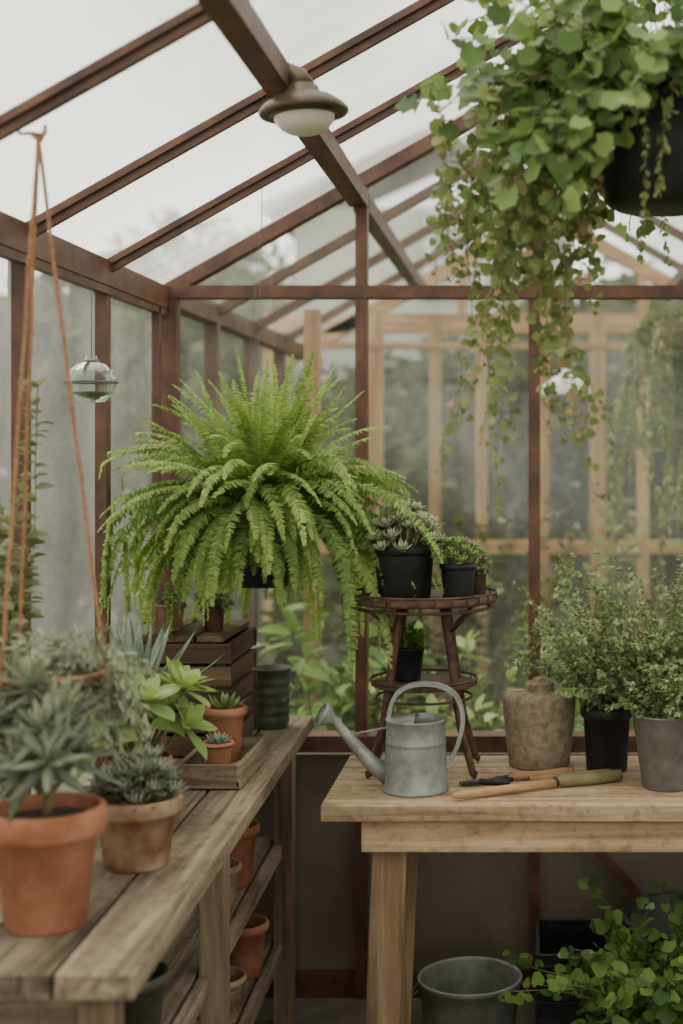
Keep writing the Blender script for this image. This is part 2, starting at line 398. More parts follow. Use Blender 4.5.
# ------------------------------------------------------------------ trees
def tree_mesh(seed,H,rx,rz,n,leaf,mat):
    r=random.Random(seed);b=B()
    b.tube([(0,0,-.1),(.05,.03,H*.4),(0,0,H*.8)],[.12,.09,.04],7,1)
    blobs=[(V((r.uniform(-.5,.5)*rx,r.uniform(-.5,.5)*rx,H-rz+r.uniform(-.7,.6)*rz)),r.uniform(.4,.65)) for _ in range(8)]
    for i in range(n):
        c,k=r.choice(blobs);d=rv(r)
        p=c+V((d.x*rx*k,d.y*rx*k,d.z*rz*k))*r.uniform(.55,1.05)
        b.leaf(p,rv(r),rv(r),leaf*r.uniform(.6,1.3),leaf*.6,0,r.random(),2,.4)
    me=b.finish('tmp',[mat,M_bark]);d=me.data;bpy.data.objects.remove(me);return d
T=[tree_mesh(1,2.6,1.1,1.2,5000,.13,L_tree),tree_mesh(2,2.4,1.2,1.15,5000,.12,L_tree2),tree_mesh(3,3.2,1.5,1.45,6000,.15,L_tree2)]
def tree(i,x,y,s,a): 
    o=bpy.data.objects.new('tree',T[i]);bpy.context.collection.objects.link(o);o.location=(x,y,-.07);o.scale=(s,s,s);o.rotation_euler=(0,0,a)
for i,x,y,s,a in[(0,-1.6,8.6,1,.3),(0,.6,8.8,1.02,1.5),(0,1.9,8.4,1.1,2),(0,-3.2,9.2,1.1,3),(2,3.6,11,1,1),(2,-2.6,13,1.1,0),(0,-.4,9.0,.9,5),
    (2,1.2,14,1,2.2),(1,-3.6,3.6,.95,.7),(1,-3.9,5.9,1.05,2.4),(2,-5.8,8.2,1,1),(1,-3.4,1.4,.95,4),(0,-4.4,7.6,1,5),(1,3.9,5,1,1),(1,3.8,2,1,2),(2,-7,4.5,1.1,2),(0,3,7,1,4)]:
    tree(i,x,y,s,a)
# ------------------------------------------------------------------ plant helpers
def stem(b,p,d,L,n,r0,grav,wander,rng,mat=1,r1=None,draw=True):
    pts=[V(p)];d=V(d).normalized();st=L/n
    for i in range(n):
        d=(d+V((0,0,-grav/n))+rv(rng)*wander).normalized();pts.append(pts[-1]+d*st)
    if draw:
        r1=r1 if r1 is not None else r0*.4
        b.tube(pts,[r0+(r1-r0)*i/n for i in range(n+1)],4,mat,rng.random(),False)
    return pts
def pot(b,c,rt,rb,h,mat=0,soil=1,rim=.18,rimt=.006,rib=0,seg=36,lip=True,soil_d=.02):
    t=.006
    if lip:
        t=max(.006,rt*.1)
        prof=[(rb*.02,0),(rb*.96,0),(rb,.003),(rb+(rt-rb)*(1-rim)-rimt*.6,h*(1-rim)),(rt-.001,h*(1-rim)+.002),(rt+rimt*.4,h*(1-rim)+.008),(rt+rimt*.4,h-.006),(rt-t*.15,h),(rt-t*.8,h),(rt-t,h-.004),(rt-t-.002,h-soil_d)]
    else:
        prof=[(rb*.02,0),(rb*.96,0),(rb,.003),(rt,h-.006),(rt+.003,h-.004),(rt+.003,h),(rt-.004,h),(rt-.006,h-soil_d)]
    if rib:
        b.lathe(prof[:4],c,seg*2,mat,.3,rib=rib);b.lathe(prof[3:],c,seg*2,mat,.3)
    else: b.lathe(prof,c,seg,mat,.3)
    rs=prof[-1][0]
    b.lathe([(.0005,h-soil_d+.008),(rs*.5,h-soil_d+.006),(rs+.001,h-soil_d)],c,20,soil,.5)
def rosette(b,c,axis,Rd,n,W,T,mat,rng,e0=80,e1=5,curl=-.5,prof=(.55,.85,1,.85,.45)):
    axis=V(axis).normalized();u=axis.cross(V((.3,1,.1))).normalized();w=axis.cross(u)
    for i in range(n):
        t=i/(n-1);a=i*2.39996+rng.uniform(-.1,.1);e=math.radians(e0+(e1-e0)*t+rng.uniform(-6,6))
        rad=u*math.cos(a)+w*math.sin(a)
        d=rad*math.cos(e)+axis*math.sin(e);nn=axis*math.cos(e)-rad*math.sin(e)
        L=Rd*(.4+.6*t)*rng.uniform(.9,1.08)
        b.fleshy(V(c)+rad*.004-axis*.012*t*Rd/.05,d,nn,L,W*(.55+.45*t),T,mat,min(1,max(0,.15+.7*(1-t)+rng.uniform(-.25,.25))),curl,prof)
def leafystem(b,pts,L,W,mat,rng,start=.15,dens=2,droop=.2,round_=False,spread=1.0):
    n=len(pts)-1
    for i in range(int(n*start),n):
        for k in range(dens):
            f=rng.random();p=pts[i].lerp(pts[i+1],f);t=(pts[i+1]-pts[i]).normalized()
            a=rv(rng);sd=(a-t*a.dot(t)).normalized()
            d=(sd*spread+t*.6+V((0,0,-droop))).normalized();s=rng.uniform(.65,1.15)
            nn=(UP+rv(rng)*.6).normalized()
            if round_: b.roundleaf(p,d,nn,L*s*.5,mat,rng.random())
            else: b.leaf(p,d,nn,L*s,W*s,mat,min(1,rng.random()*.7+.4*i/n),3,.5)
    d=(pts[-1]-pts[-2]).normalized()
    for k in range(3):
        b.leaf(pts[-1],(d+rv(rng)*.6).normalized(),UP,L*.7,W*.7,mat,rng.uniform(.6,1),3,.4)
# ------------------------------------------------------------------ boston fern
def fern():
    r=random.Random(3);b=B();cx,cy=-.632,3.32;zb=1.177
    pot(b,(cx,cy,zb),.08,.058,.185,0,1,lip=False,soil_d=.015)
    base=V((cx,cy,zb+.18))
    def frond(az,e0,bend,L,pw=1.15,W=.028):
        az_v=V((math.cos(az),math.sin(az),0));n=46
        p=base+az_v*r.uniform(.005,.055)+V((r.uniform(-.02,.02),r.uniform(-.02,.02),0));pts=[p.copy()];tan=[]
        side=V((-math.sin(az),math.cos(az),0));rn=r.random();wob=r.uniform(-.7,.7);tw=r.uniform(-.5,.5)
        for i in range(n):
            s=i/n;th=e0-bend*(s**pw);th=max(th,-1.52);aa=wob*s
            h=az_v*math.cos(aa)+side*math.sin(aa)
            d=h*math.cos(th)+UP*math.sin(th)+rv(r)*.03;tan.append(d);pts.append(pts[-1]+d*L/n)
            pts[-1].x=max(pts[-1].x,-.965);pts[-1].z=max(pts[-1].z,1.07 if pts[-1].x<-.68 else 1.0)
            if pts[-1].y>3.75: pts[-1].y=3.75
        b.tube(pts,[.0013-.001*i/n for i in range(n+1)],3,3,r.random(),False)
        for i in range(3,n):
            s=i/n
            w=W*min(1,(s/.2)**.6)*(1-s**2.2)**.8+.003
            d=tan[i-1];sd=d.cross(UP)
            if sd.length<.15: sd=side.copy()
            sd.normalize();nn=sd.cross(d).normalized()
            sd2=sd*math.cos(tw)+nn*math.sin(tw);nn=nn*math.cos(tw)-sd*math.sin(tw);sd=sd2
            for q in(-1,1):
                for half in(0,.5):
                    if r.random()<.04: continue
                    pp=pts[i].lerp(pts[min(i+1,n)],half)
                    ld=(sd*q+d*.35-nn*r.uniform(-.05,.45)+rv(r)*.2).normalized()
                    b.leaf(pp,ld,nn+rv(r)*.5,w*r.uniform(.8,1.15),L/n*.5+.0008,2,min(1,max(0,rn*.5+.45*s+r.uniform(-.1,.3))),2,.45,.2,(.85,.95))
    for i in range(300):
        az=i*2.39996+r.uniform(-.3,.3);front=math.sin(az)<-.6
        if i<62:
            frond(az,math.radians(r.uniform(58,94)),math.radians(r.uniform(10,75)),r.uniform(.26,.405),W=.026)
        elif i<165:
            frond(az,math.radians(r.uniform(30,72)),math.radians(r.uniform(60,140)),r.uniform(.30,.45))
        else:
            L=r.uniform(.34,.60)
            if front: L=min(L,r.uniform(.2,.36))
            frond(az,math.radians(r.uniform(12,50)),math.radians(r.uniform(100,150)),L,r.uniform(.5,.95))
    top=V((cx,3.30,roofz(cx)-.02))
    for k in range(3):
        a=k*2.094+.5;b.tube([(cx+.084*math.cos(a),cy+.084*math.sin(a),zb+.18),(top.x,top.y,top.z-.06)],.0006,4,4)
    b.tube([top-V((0,0,.06)),top],.001,4,4)
    b.finish('hanging_boston_fern',[M_black,M_soil,L_fern,L_stem,M_wire])
fern()
# ------------------------------------------------------------------ hanging basket (top right)
def basket():
    r=random.Random(12);b=B();cx,cy,zb=.238,2.5,1.93;rt=.13;h=.2
    prof=[(.001,0),(.085,0),(.1,.008),(.118,.1),(.126,h-.03),(.134,h-.028),(.136,h),(.126,h),(.124,h-.03)]
    b.lathe(prof,(cx,cy,zb),40,0);b.lathe([(.001,h-.02),(.125,h-.03)],(cx,cy,zb),24,1)
    c=V((cx,cy,zb+h))
    for k in range(3):
        a=k*2.094+.3;b.tube([(cx+.13*math.cos(a),cy+.13*math.sin(a),zb+h-.005),(cx-.03,cy,zb+h+.33),],.0012,5,4)
    b.tube([(cx-.03,cy,zb+h+.33),(cx-.09,cy,ZR-.09),(XC,cy,ZR-.085)],.0012,5,4)
    def clampz(pts):
        for p in pts: p.z=min(p.z,roofz(p.x)-.06)
    for i in range(128):
        az=r.uniform(0,2*math.pi)
        if r.random()<.5: az=math.pi+r.uniform(-1.0,1.0)
        out=V((math.cos(az),math.sin(az),0))
        el=r.uniform(.0,1.45);d=out*math.cos(el)+UP*math.sin(el)
        L=r.uniform(.14,.38)
        gr=r.uniform(.8,2.4)
        if out.x>-.2: gr*=.55
        else: L*=1.1
        pts=stem(b,c+out*r.uniform(0,.11)-UP*.02,d,L,13,.0018,gr,.1,r,3,draw=False)
        clampz(pts);b.tube(pts,.0013,4,3,.4,False)
        for j in range(2,14):
            for k in range(2):
                if r.random()<.18: continue
                p=pts[j];dd=(out*.5+rv(r)).normalized();pe=p+dd*r.uniform(.008,.03)
                b.tube([p,pe],.0007,3,3,.5,False)
                nn=(UP*.5+out*.6+V((-.1,-.9,.2))+rv(r)*1.0).normalized()
                ld=(V((0,0,-.55))+dd*.8).normalized()
                b.roundleaf(pe,ld,nn,r.uniform(.009,.0235),2,min(1,max(0,r.gauss(.5,.3))),5,12)
    for i in range(46):
        x=cx+r.uniform(-.40,-.12);y=cy+r.uniform(-.14,.1);z0=zb+r.uniform(.0,.2)
        L=r.uniform(.1,.38)
        if i%4==0: x=cx+r.uniform(-.36,-.2);z0=zb+r.uniform(.02,.1);L=r.uniform(.42,.60)
        p0=V((cx-.1,y*.3+cy*.7,zb+h));p1=V((x,y,z0))
        pts=[p0,p0.lerp(p1,.5)+UP*.05,p1]
        d=V((r.uniform(-.2,.2),r.uniform(-.2,.2),-1));n=int(L/.014)
        pts+=stem(b,p1,d,L,n,.001,3.0,.13,r,3,draw=False)[1:]
        b.tube(pts,.0009,4,6 if i%3==0 else 3,.4,False)
        for j in range(3,len(pts)):
            fr_=(j/len(pts))
            for k in range(2):
                if r.random()<.15+.2*fr_: continue
                dd=(rv(r)+V((0,0,-.2))).normalized();s=r.uniform(.5,1.2)*(1.35-.55*fr_)
                pe=pts[j]+dd*.008
                b.roundleaf(pe,dd,(V((0,-1,.5))+rv(r)*.8).normalized(),.0096*s,5 if (r.random()<.88 or i%3) else 7,r.random(),3,8)
    for i in range(12):
        a=r.uniform(0,6.28);p=V((cx+.13*math.cos(a),cy+.13*math.sin(a),zb+h))
        pts=stem(b,p,(math.cos(a),math.sin(a),.2),r.uniform(.2,.34),20,.001,6,.2,r,3)
        leafystem(b,pts,.018,.013,5,r,.2,2)
    b.finish('hanging_basket_ivy',[M_black,M_soil,L_ivy,L_stem,M_wire,L_vine,L_pink,L_pink])
basket()
# ------------------------------------------------------------------ pendant lamp
b=B();rot=Matrix.Rotation(math.radians(-5),3,'Y');c=V((-.42,2.6,2.128))
b.lathe([(.058,-.004),(.080,-.006),(.083,-.002),(.083,.003),(.075,.012),(.055,.026),(.034,.034),(.03,.046),(.022,.052),(.018,.06),(.001,.062)],c,48,0,rot=rot)
b.lathe([(.055,.004),(.057,-.008),(.053,-.02),(.044,-.031),(.03,-.039),(.012,-.043),(.001,-.044)],c,40,1,rot=rot)
b.ring(c+rot@V((0,0,-.006)),.06,.004,0,rot=rot)
b.tube([c+rot@V((0,0,.045)),c+rot@V((-.008,0,.066)),(-.462,2.6,2.215),(-.47,2.6,2.225)],[.026,.022,.010,.014],14,0)
b.finish('pendant_lamp',[M_bronze,M_opal])
b=B();b.lathe([(.09,0),(.085,.03),(.05,.06),(.015,.075),(.012,.1)],(.13,5.05,1.70),32,0);b.tube([(.13,5.05,1.8),(.1,5.05,ZR-.07)],.003,6,1)  # white bowl modelled to stand in for a lamp reflection in the glass
b.finish('lamp_reflection',[M_white,M_wire])
# ------------------------------------------------------------------ glass globe left
b=B();c=(-.94,3.0,1.645)
b.lathe([(.002,-.045),(.03,-.042),(.048,-.022),(.054,0),(.048,.022),(.03,.038),(.014,.044),(.012,.056)],c,32,0)
b.ring(c,.0545,.0022,1);b.ring((c[0],c[1],c[2]+.045),.014,.003,1)
b.lathe([(.001,-.035),(.025,-.03),(.04,-.022),(.001,-.018)],c,20,2)
b.tube([(c[0],c[1],c[2]+.05),(c[0],c[1],1.86),(-.978,3.0,1.875)],.0009,5,1)
b.finish('hanging_glass_terrarium',[M_clear,M_wire,L_deep])
# ------------------------------------------------------------------ rope hanger and pot
b=B();r=random.Random(5)
hx,hy=-.787,2.24;zr=roofz(hx)-.02;hz=2.012
b.tube([(hx-.035,hy,zr-.01),(hx-.03,hy,zr-.03),(hx-.01,hy,hz-.005),(hx+.01,hy,hz-.008),(hx+.012,hy,hz+.008)],.003,6,0)
b.tube([(hx-.012,hy,hz-.004),(hx+.002,hy,hz-.02),(hx+.012,hy,hz+.0)],.0045,6,1)
px,py,pz=hx+.0,2.27,1.14;rr=.095
for k in range(3):
    a=[.15,2.35,4.3][k]
    rim=V((px+rr*math.cos(a),py+rr*math.sin(a),pz))
    top=V((hx,hy,hz-.01));n=16;pts=[top.lerp(rim,i/n)+V((math.sin(i*1.3)*.0007,0,0)) for i in range(n+1)]
    b.tube(pts,.0032,6,1)
    b.tube([rim,(px+.065*math.cos(a),py+.065*math.sin(a),pz-.085),(px,py,pz-.095)],.0032,6,1)
b.ring((px,py,pz),rr,.004,1)
b.lathe([(.001,-.09),(.06,-.09),(.085,-.01),(.092,0),(.084,0),(.08,-.02),(.001,-.014)],(px,py,pz),32,2)
for i in range(95):
    a=r.uniform(0,6.28);el=r.uniform(.0,1.4);d=V((math.cos(a)*math.cos(el),math.sin(a)*math.cos(el),math.sin(el)))
    pts=stem(b,(px+.07*math.cos(a)*r.random(),py+.07*math.sin(a)*r.random(),pz-.015),d,r.uniform(.07,.19),12,.0013,2.6,.15,r,4)
    leafystem(b,pts,.024,.0055,3,r,.1,5,.1)
b.finish('rope_hanging_planter',[M_steel,M_rope,M_terra2,L_silver,L_stem])
# climbing plant at left wall
b=B();r=random.Random(9)
for i in range(10):
    pts=stem(b,(-.92+r.uniform(-.02,.02),2.47+r.uniform(-.05,.05),.86),(r.uniform(-.05,.05),r.uniform(-.06,.06),1),r.uniform(.5,.85),40,.002,.0,.1,r,1,draw=False)
    for p in pts: p.x=max(-.945,min(p.x,-.89))
    b.tube(pts,.0015,4,1,.5,False);leafystem(b,pts,.035,.022,0,r,.05,2)
b.lathe([(.001,.781),(.045,.781),(.055,.86),(.05,.86),(.001,.85)],(-.885,2.55,0),24,2)
for i in range(3): b.tube([(-.885,2.55,.85),(-.91,2.5,.9)],.002,4,1)
b.finish('climbing_plant',[L_tree2,L_stem,M_terra])
# ------------------------------------------------------------------ left bench
b=B();Zt=.78;y0,y1=1.92,3.80;ang=math.atan2(.045,1.88)
def bx(x,y): return x-(y-y0)*math.tan(ang)
def bplank(xa,xb,ya,yb,z,h,mat=0):
    rn=random.random()
    vs=[]
    for y in(ya,yb):
        for (x,zz) in((bx(xa,y),z-h/2),(bx(xb,y),z-h/2),(bx(xb,y),z+h/2),(bx(xa,y),z+h/2)): vs.append((x,y,zz))
    b.add(vs,[(0,1,2,3),(7,6,5,4),(0,4,5,1),(1,5,6,2),(2,6,7,3),(3,7,4,0)],mat,rn)
for xa,xb in((-.92,-.80),(-.795,-.66),(-.653,-.543)): bplank(xa,xb,y0,y1,Zt-.018,.036)
for yy in(1.96,2.75,3.66):
    for x in(-.89,-.6):
        b.box((bx(x,yy),yy,(Zt-.036)/2),(.05,.055,Zt-.036),2)
    b.box((bx(-.745,yy),yy-.0,Zt-.066),(.235,.04,.06),1)
    b.box((bx(-.745,yy),yy,.44),(.235,.04,.03),1);b.box((bx(-.745,yy),yy,.18),(.235,.04,.03),1)
for z in(.467,.207):
    for xa,xb in((-.86,-.75),(-.74,-.632)): bplank(xa,xb,1.97,3.7,z,.022)
for ya,yb in((1.99,2.72),(2.78,3.63)):
    for z in(.46,.20): bplank(-.625,-.602,ya,yb,z,.035)
b.finish('plant_bench',[M_bench_y,M_bench_x,M_bench_z],bevel=.003)
# ------------------------------------------------------------------ table
b=B();tz=.75
for ya,yb in((2.955,3.115),(3.117,3.28),(3.282,3.44)):
    b.box((.23,(ya+yb)/2,tz-.018),(1.345,yb-ya-.001,.036),0)
b.box((.24,2.995,tz-.036-.036),(1.2,.025,.072),0);b.box((.24,3.40,tz-.072),(1.2,.025,.072),0)
for x in(-.35,.83): b.box((x,3.2,tz-.072),(.025,.385,.072),1)
for sx in(-.30,.78):
    for yy in(3.04,3.37):
        b.beam((sx-(.03 if sx<0 else -.03),yy,0.0),(sx,yy,tz-.037),.075,.04,1,up=V((0,1,0)))
    b.box((sx-.012,3.2,.45),(.03,.3,.06),0)
b.finish('potting_table',[M_tab_x,M_tab_z],bevel=.003)
# ------------------------------------------------------------------ plant stand
b=B();sx,sy,sz=-.248,3.275,1.152
b.lathe([(.001,-.006),(.165,-.006),(.17,-.003),(.17,.004),(.163,.005),(.001,.005)],(sx,sy,sz),48,0)
b.ring((sx,sy,sz+.016),.169,.003,0);b.ring((sx,sy,sz-.018),.155,.004,0)
for k in range(28):
    a=2*math.pi*k/28;b.tube([(sx+.169*math.cos(a),sy+.169*math.sin(a),sz),(sx+.169*math.cos(a),sy+.169*math.sin(a),sz+.016)],.0025,5,0)
for a in(math.radians(38),math.radians(142),math.radians(218),math.radians(322)):
    ca,sa=math.cos(a),math.sin(a)
    b.tube([(sx+.06*ca,sy+.06*sa,sz-.006),(sx+.07*ca,sy+.07*sa,sz-.05),(sx+.112*ca,sy+.112*sa,.87),(sx+.15*ca,sy+.14*sa,.762),(sx+.158*ca,sy+.145*sa,.7605)],[.011,.0105,.0095,.008,.010],8,0)
    b.tube([(sx+.15*ca,sy+.15*sa,sz-.018),(sx+.085*ca,sy+.085*sa,sz-.07)],.004,6,0)
zz=.955
b.lathe([(.001,-.003),(.12,-.003),(.124,0),(.12,.003),(.001,.003)],(sx,sy,zz),40,0);b.ring((sx,sy,zz+.012),.124,.0035,0);b.ring((sx,sy,zz-.03),.112,.003,0)
for k in range(12):
    a=2*math.pi*k/12;b.tube([(sx+.123*math.cos(a),sy+.123*math.sin(a),zz-.003),(sx+.123*math.cos(a),sy+.123*math.sin(a),zz+.012)],.002,5,0)
b.finish('metal_plant_stand',[M_rust])
ztop=sz+.0052
b=B();r=random.Random(21);c=V((-.292,3.255,ztop))
pot(b,c,.071,.059,.125,0,1,rim=.2,rimt=.004,rib=.03,seg=34)
for i in range(42):
    a=i*2.4;q=math.sqrt((i+.5)/42);o=V((math.cos(a)*q*.088,math.sin(a)*q*.08,.13+.085*(1-q*q)+r.uniform(-.008,.022)-.012))
    b.tube([c+V((o.x*.5,o.y*.5,.105)),c+o],.004,5,3,.5)
    rosette(b,c+o,V((o.x*5,o.y*5,1)),r.uniform(.026,.04),16,.0125,.005,2,r,80,5,-.5,(.5,.8,1,.9,.5))
b.finish('potted_echeveria',[M_black,M_soil,L_eche,L_stem])
b=B();c=V((-.166,3.235,ztop));pot(b,c,.042,.035,.082,0,1,rim=.2,rimt=.003,rib=.02,seg=26,soil_d=.012)
for i in range(24):
    a=i*2.4;q=math.sqrt((i+.5)/24);o=V((math.cos(a)*q*.058,math.sin(a)*q*.045,.09+.04*(1-q)+r.uniform(0,.018)))
    b.tube([c+V((o.x*.5,o.y*.5,.07)),c+o],.003,5,3,.5)
    rosette(b,c+o,V((o.x*8,o.y*8,1)),r.uniform(.018,.028),12,.010,.004,2,r,75,5,-.4)
b.finish('potted_sedum',[M_black,M_soil,L_bright,L_stem])
b=B();c=V((-.126,3.345,ztop));pot(b,c,.026,.02,.06,0,1,soil_d=.01)
for i in range(22):
    pts=stem(b,c+V((r.uniform(-.015,.015),r.uniform(-.015,.015),.05)),(r.uniform(-.8,.8),r.uniform(-.6,.6),1),r.uniform(.03,.06),5,.001,.8,.2,r,3)
    leafystem(b,pts,.014,.01,2,r,.1,3)
b.finish('potted_thyme',[M_rust,M_soil,L_sage,L_stem])
b=B();c=V((-.29,3.30,.9605));pot(b,c,.04,.032,.075,0,1,soil_d=.012,lip=False)
for i in range(26):
    pts=stem(b,c+V((r.uniform(-.03,.03),r.uniform(-.03,.03),.07)),(r.uniform(-.5,.5),r.uniform(-.5,.5),1),r.uniform(.03,.06),5,.001,.8,.2,r,3)
    leafystem(b,pts,.02,.012,2,r,.1,3)
b.finish('potted_moss_plant',[M_black,M_soil,L_deep,L_stem])
# ------------------------------------------------------------------ watering can
b=B();c=V((-.252,3.09,.75));hc=.158
b.lathe([(.001,.002),(.07,.002),(.073,0),(.074,.005),(.071,.008),(.069,.05),(.0665,.1),(.066,.104),(.068,.107),(.066,.11),(.064,hc-.006),(.067,hc-.003),(.067,hc),(.062,hc),(.060,hc-.02),(.066,.02),(.001,.015)],c,48,0)
n=24
hood=[]
for i in range(n+1):
    a=math.pi*.5+math.pi*i/n;hood.append(c+V((.064*math.cos(a),.064*math.sin(a),hc)))
b.add([c+V((0,0,hc+.012))]+hood,[(0,i+1,i+2) for i in range(n)],0,.5,True)
sp=[c+V((-.058,0,.03)),c+V((-.10,-.004,.062)),c+V((-.145,-.008,.115)),c+V((-.178,-.01,.155))]
b.tube(sp,[.023,.0175,.0125,.0095],18,0)
tip=sp[-1];dr=V((-.75,-.25,.45)).normalized();q=dr.to_track_quat('Z','Y').to_matrix()
b.lathe([(.010,-.012),(.0105,0),(.016,.012),(.027,.028),(.029,.031),(.027,.034),(.001,.037)],tip,32,0,rot=q)
for k in range(3):
    for j in range(6*(k+1)):
        a=2*math.pi*j/(6*(k+1));b.ball(tip+q@V((.007*(k+1)*math.cos(a),.007*(k+1)*math.sin(a),.0362)),.0013,1,6)
def smooth(pts,m=6):
    pts=[V(p) for p in pts];o=[]
    for i in range(len(pts)-1):
        p0=pts[max(i-1,0)];p1=pts[i];p2=pts[i+1];p3=pts[min(i+2,len(pts)-1)]
        for k in range(m):
            t=k/m;o.append(.5*((2*p1)+(p2-p0)*t+(2*p0-5*p1+4*p2-p3)*t*t+(3*p1-p0-3*p2+p3)*t**3))
    o.append(pts[-1]);return o
hd=[(-.312,3.09,.875),(-.308,3.09,.93),(-.29,3.09,.966),(-.25,3.09,.983),(-.2,3.09,.98),(-.163,3.09,.957),(-.148,3.09,.91),(-.158,3.09,.855),(-.182,3.09,.80)]
b.ribbon(smooth(hd),.024,.009,0)
b.tube([c+V((-.06,0,hc-.02)),sp[2]+V((.01,0,.01))],.003,6,0)
b.finish('watering_can',[M_galv,M_steel])
# ------------------------------------------------------------------ stone jar
b=B();b.lathe([(.001,0),(.068,0),(.072,.004),(.078,.05),(.083,.1),(.087,.145),(.0875,.158),(.085,.166),(.079,.171),(.06,.175),(.036,.178),(.0345,.181),(.0345,.194),(.032,.198),(.016,.200),(.015,.206),(.010,.209),(.001,.21)],(.022,3.335,.75),48,0)
b.finish('stoneware_jar',[M_stone])
# ------------------------------------------------------------------ herb pots on table
def bush(name,c,rt,rb,h,potm,lf,nst,Lr,leafL,leafW,seed,cone=.9,grav=1.0,dens=3,lip=True,rib=0,steps=16,bias=V((0,0,0))):
    r=random.Random(seed);b=B();c=V(c);pot(b,c,rt,rb,h,0,1,lip=lip,rib=rib)
    for i in range(nst):
        a=r.uniform(0,6.28);k=r.random()**.6*cone
        d=V((math.cos(a)*k,math.sin(a)*k,1))+bias
        p=c+V((math.cos(a)*rt*.6*k/cone,math.sin(a)*rt*.6*k/cone,h-.02))
        L=r.uniform(*Lr)
        pts=stem(b,p,d,L,steps,.0013,grav*r.uniform(.3,1.5),.14,r,3)
        leafystem(b,pts,leafL,leafW,2,r,.12,dens)
        if r.random()<.7:
            j=r.randint(steps//3,steps-3);q=stem(b,pts[j],(d.normalized()+rv(r)*.9),L*.35,6,.0009,grav,.15,r,3);leafystem(b,q,leafL,leafW,2,r,.0,dens)
    return b.finish(name,[potm,M_soil,lf,L_stem])
bush('potted_oregano',(.18,3.285,.75),.06,.048,.15,M_black,L_sage,80,(.16,.40),.015,.010,31,.75,.7,4,steps=22,bias=V((.04,0,0)))
bush('potted_marjoram',(.305,3.12,.75),.077,.055,.165,M_galvd,L_sage,36,(.07,.16),.014,.010,32,.8,.9,4,lip=False,steps=14)
bush('potted_lavender',(.36,3.34,.75),.07,.055,.2,M_rust,L_sage,50,(.16,.32),.018,.007,33,.7,.7,4,steps=18)
# ------------------------------------------------------------------ tools
b=B()
a0=V((-.165,2.985,.7625));a1=V((.055,3.105,.7625))
b.tube([a0,a0.lerp(a1,.1),a0.lerp(a1,.6),a1],[.006,.009,.009,.010],10,0)
b.tube([a1,V((.06,3.108,.765))],[.011,.011],10,2)
g=V((.205,3.165,.766));b.tube([V((.06,3.108,.765)),V((.08,3.115,.766)),g.lerp(a1,.4),g],[.01,.0155,.0155,.0125],14,1)
b.finish('garden_dibber',[M_handle,M_handleg,M_steel])
b=B();a0=V((-.05,3.165,.761));a1=V((.10,3.215,.762))
b.tube([a0,a0.lerp(a1,.15),a0.lerp(a1,.5),a0.lerp(a1,.85),a1],[.007,.010,.008,.011,.008],12,0)
b.tube([a0+V((-.03,-.008,.0)),a0],[.003,.005],8,1)
b.finish('hand_trowel_handle',[M_handle,M_steel])
b=B();a0=V((.0,3.145,.7595));a1=V((.185,3.212,.7605))
b.tube([a0,a0.lerp(a1,.5),a1],[.008,.0085,.009],12,0)
for t in(.3,.62): b.ring(a0.lerp(a1,t),.0088,.0012,0,16,5,rot=(a1-a0).normalized().to_track_quat('Z','Y').to_matrix())
b.finish('bamboo_cane',[M_handle])
b=B()
b.tube(smooth([(-.04,3.165,.757),(-.075,3.15,.757),(-.105,3.135,.757)],4),[.0065]*9,8,1)
b.tube(smooth([(-.045,3.125,.757),(-.075,3.128,.757),(-.105,3.135,.757)],4),[.0065]*9,8,1)
b.ball((-.107,3.135,.758),.010,0,12,.7)
b.beam((-.105,3.135,.758),(-.155,3.118,.757),.022,.005,0);b.beam((-.105,3.135,.757),(-.148,3.14,.754),.014,.005,0)
b.finish('pruning_shears',[M_steel,M_black])
# ------------------------------------------------------------------ bench plants
zb=.7805
def silver():
    r=random.Random(41);b=B();c=V((-.735,2.125,zb));pot(b,c,.086,.06,.18,0,1,rim=.24,rimt=.008,soil_d=.022)
    b.tube([c+V((0,0,.15)),c+V((.005,0,.2)),c+V((-.005,0,.25))],[.009,.008,.006],8,3)
    for i in range(11):
        a=i*2.4;k=.15+.75*(i/11)
        o=V((math.cos(a)*.012*k,math.sin(a)*.012*k,.19+.03*(1-k)))
        d=V((math.cos(a)*k*1.0,math.sin(a)*k*1.0-.15,.8));L=r.uniform(.06,.16)*(1.1-.35*k)
        pts=stem(b,c+o,d,L,6,.005,-.4,.06,r,3,.004)
        rosette(b,pts[-1],(pts[-1]-pts[-2]).normalized()+V((0,-.15,.1)),r.uniform(.07,.105),20,.019,.006,2,r,85,-15,-.2,(.55,.8,1,.8,.45))
    b.finish('potted_silver_succulent',[M_terra,M_soil,L_silver,L_stem])
silver()
b=B();r=random.Random(43);c=V((-.683,2.43,zb));pot(b,c,.076,.055,.12,0,1,rim=.26,rimt=.008)
for i in range(26):
    a=i*2.4;q=math.sqrt((i+.5)/26);o=V((math.cos(a)*q*.065,math.sin(a)*q*.06,.125+.06*(1-q)+r.uniform(-.005,.025)))
    b.tube([c+V((o.x*.4,o.y*.4,.1)),c+o],.003,5,3,.5)
    rosette(b,c+o,V((o.x*7,o.y*7-.2,1.2)),r.uniform(.03,.046),18,.012,.005,2,r,80,10,-.3)
b.finish('potted_sempervivum',[M_terra2,M_soil,L_silver,L_stem])
b=B();r=random.Random(44);c=V((-.755,2.70,zb));pot(b,c,.062,.045,.13,0,1,rim=.24,rimt=.006)
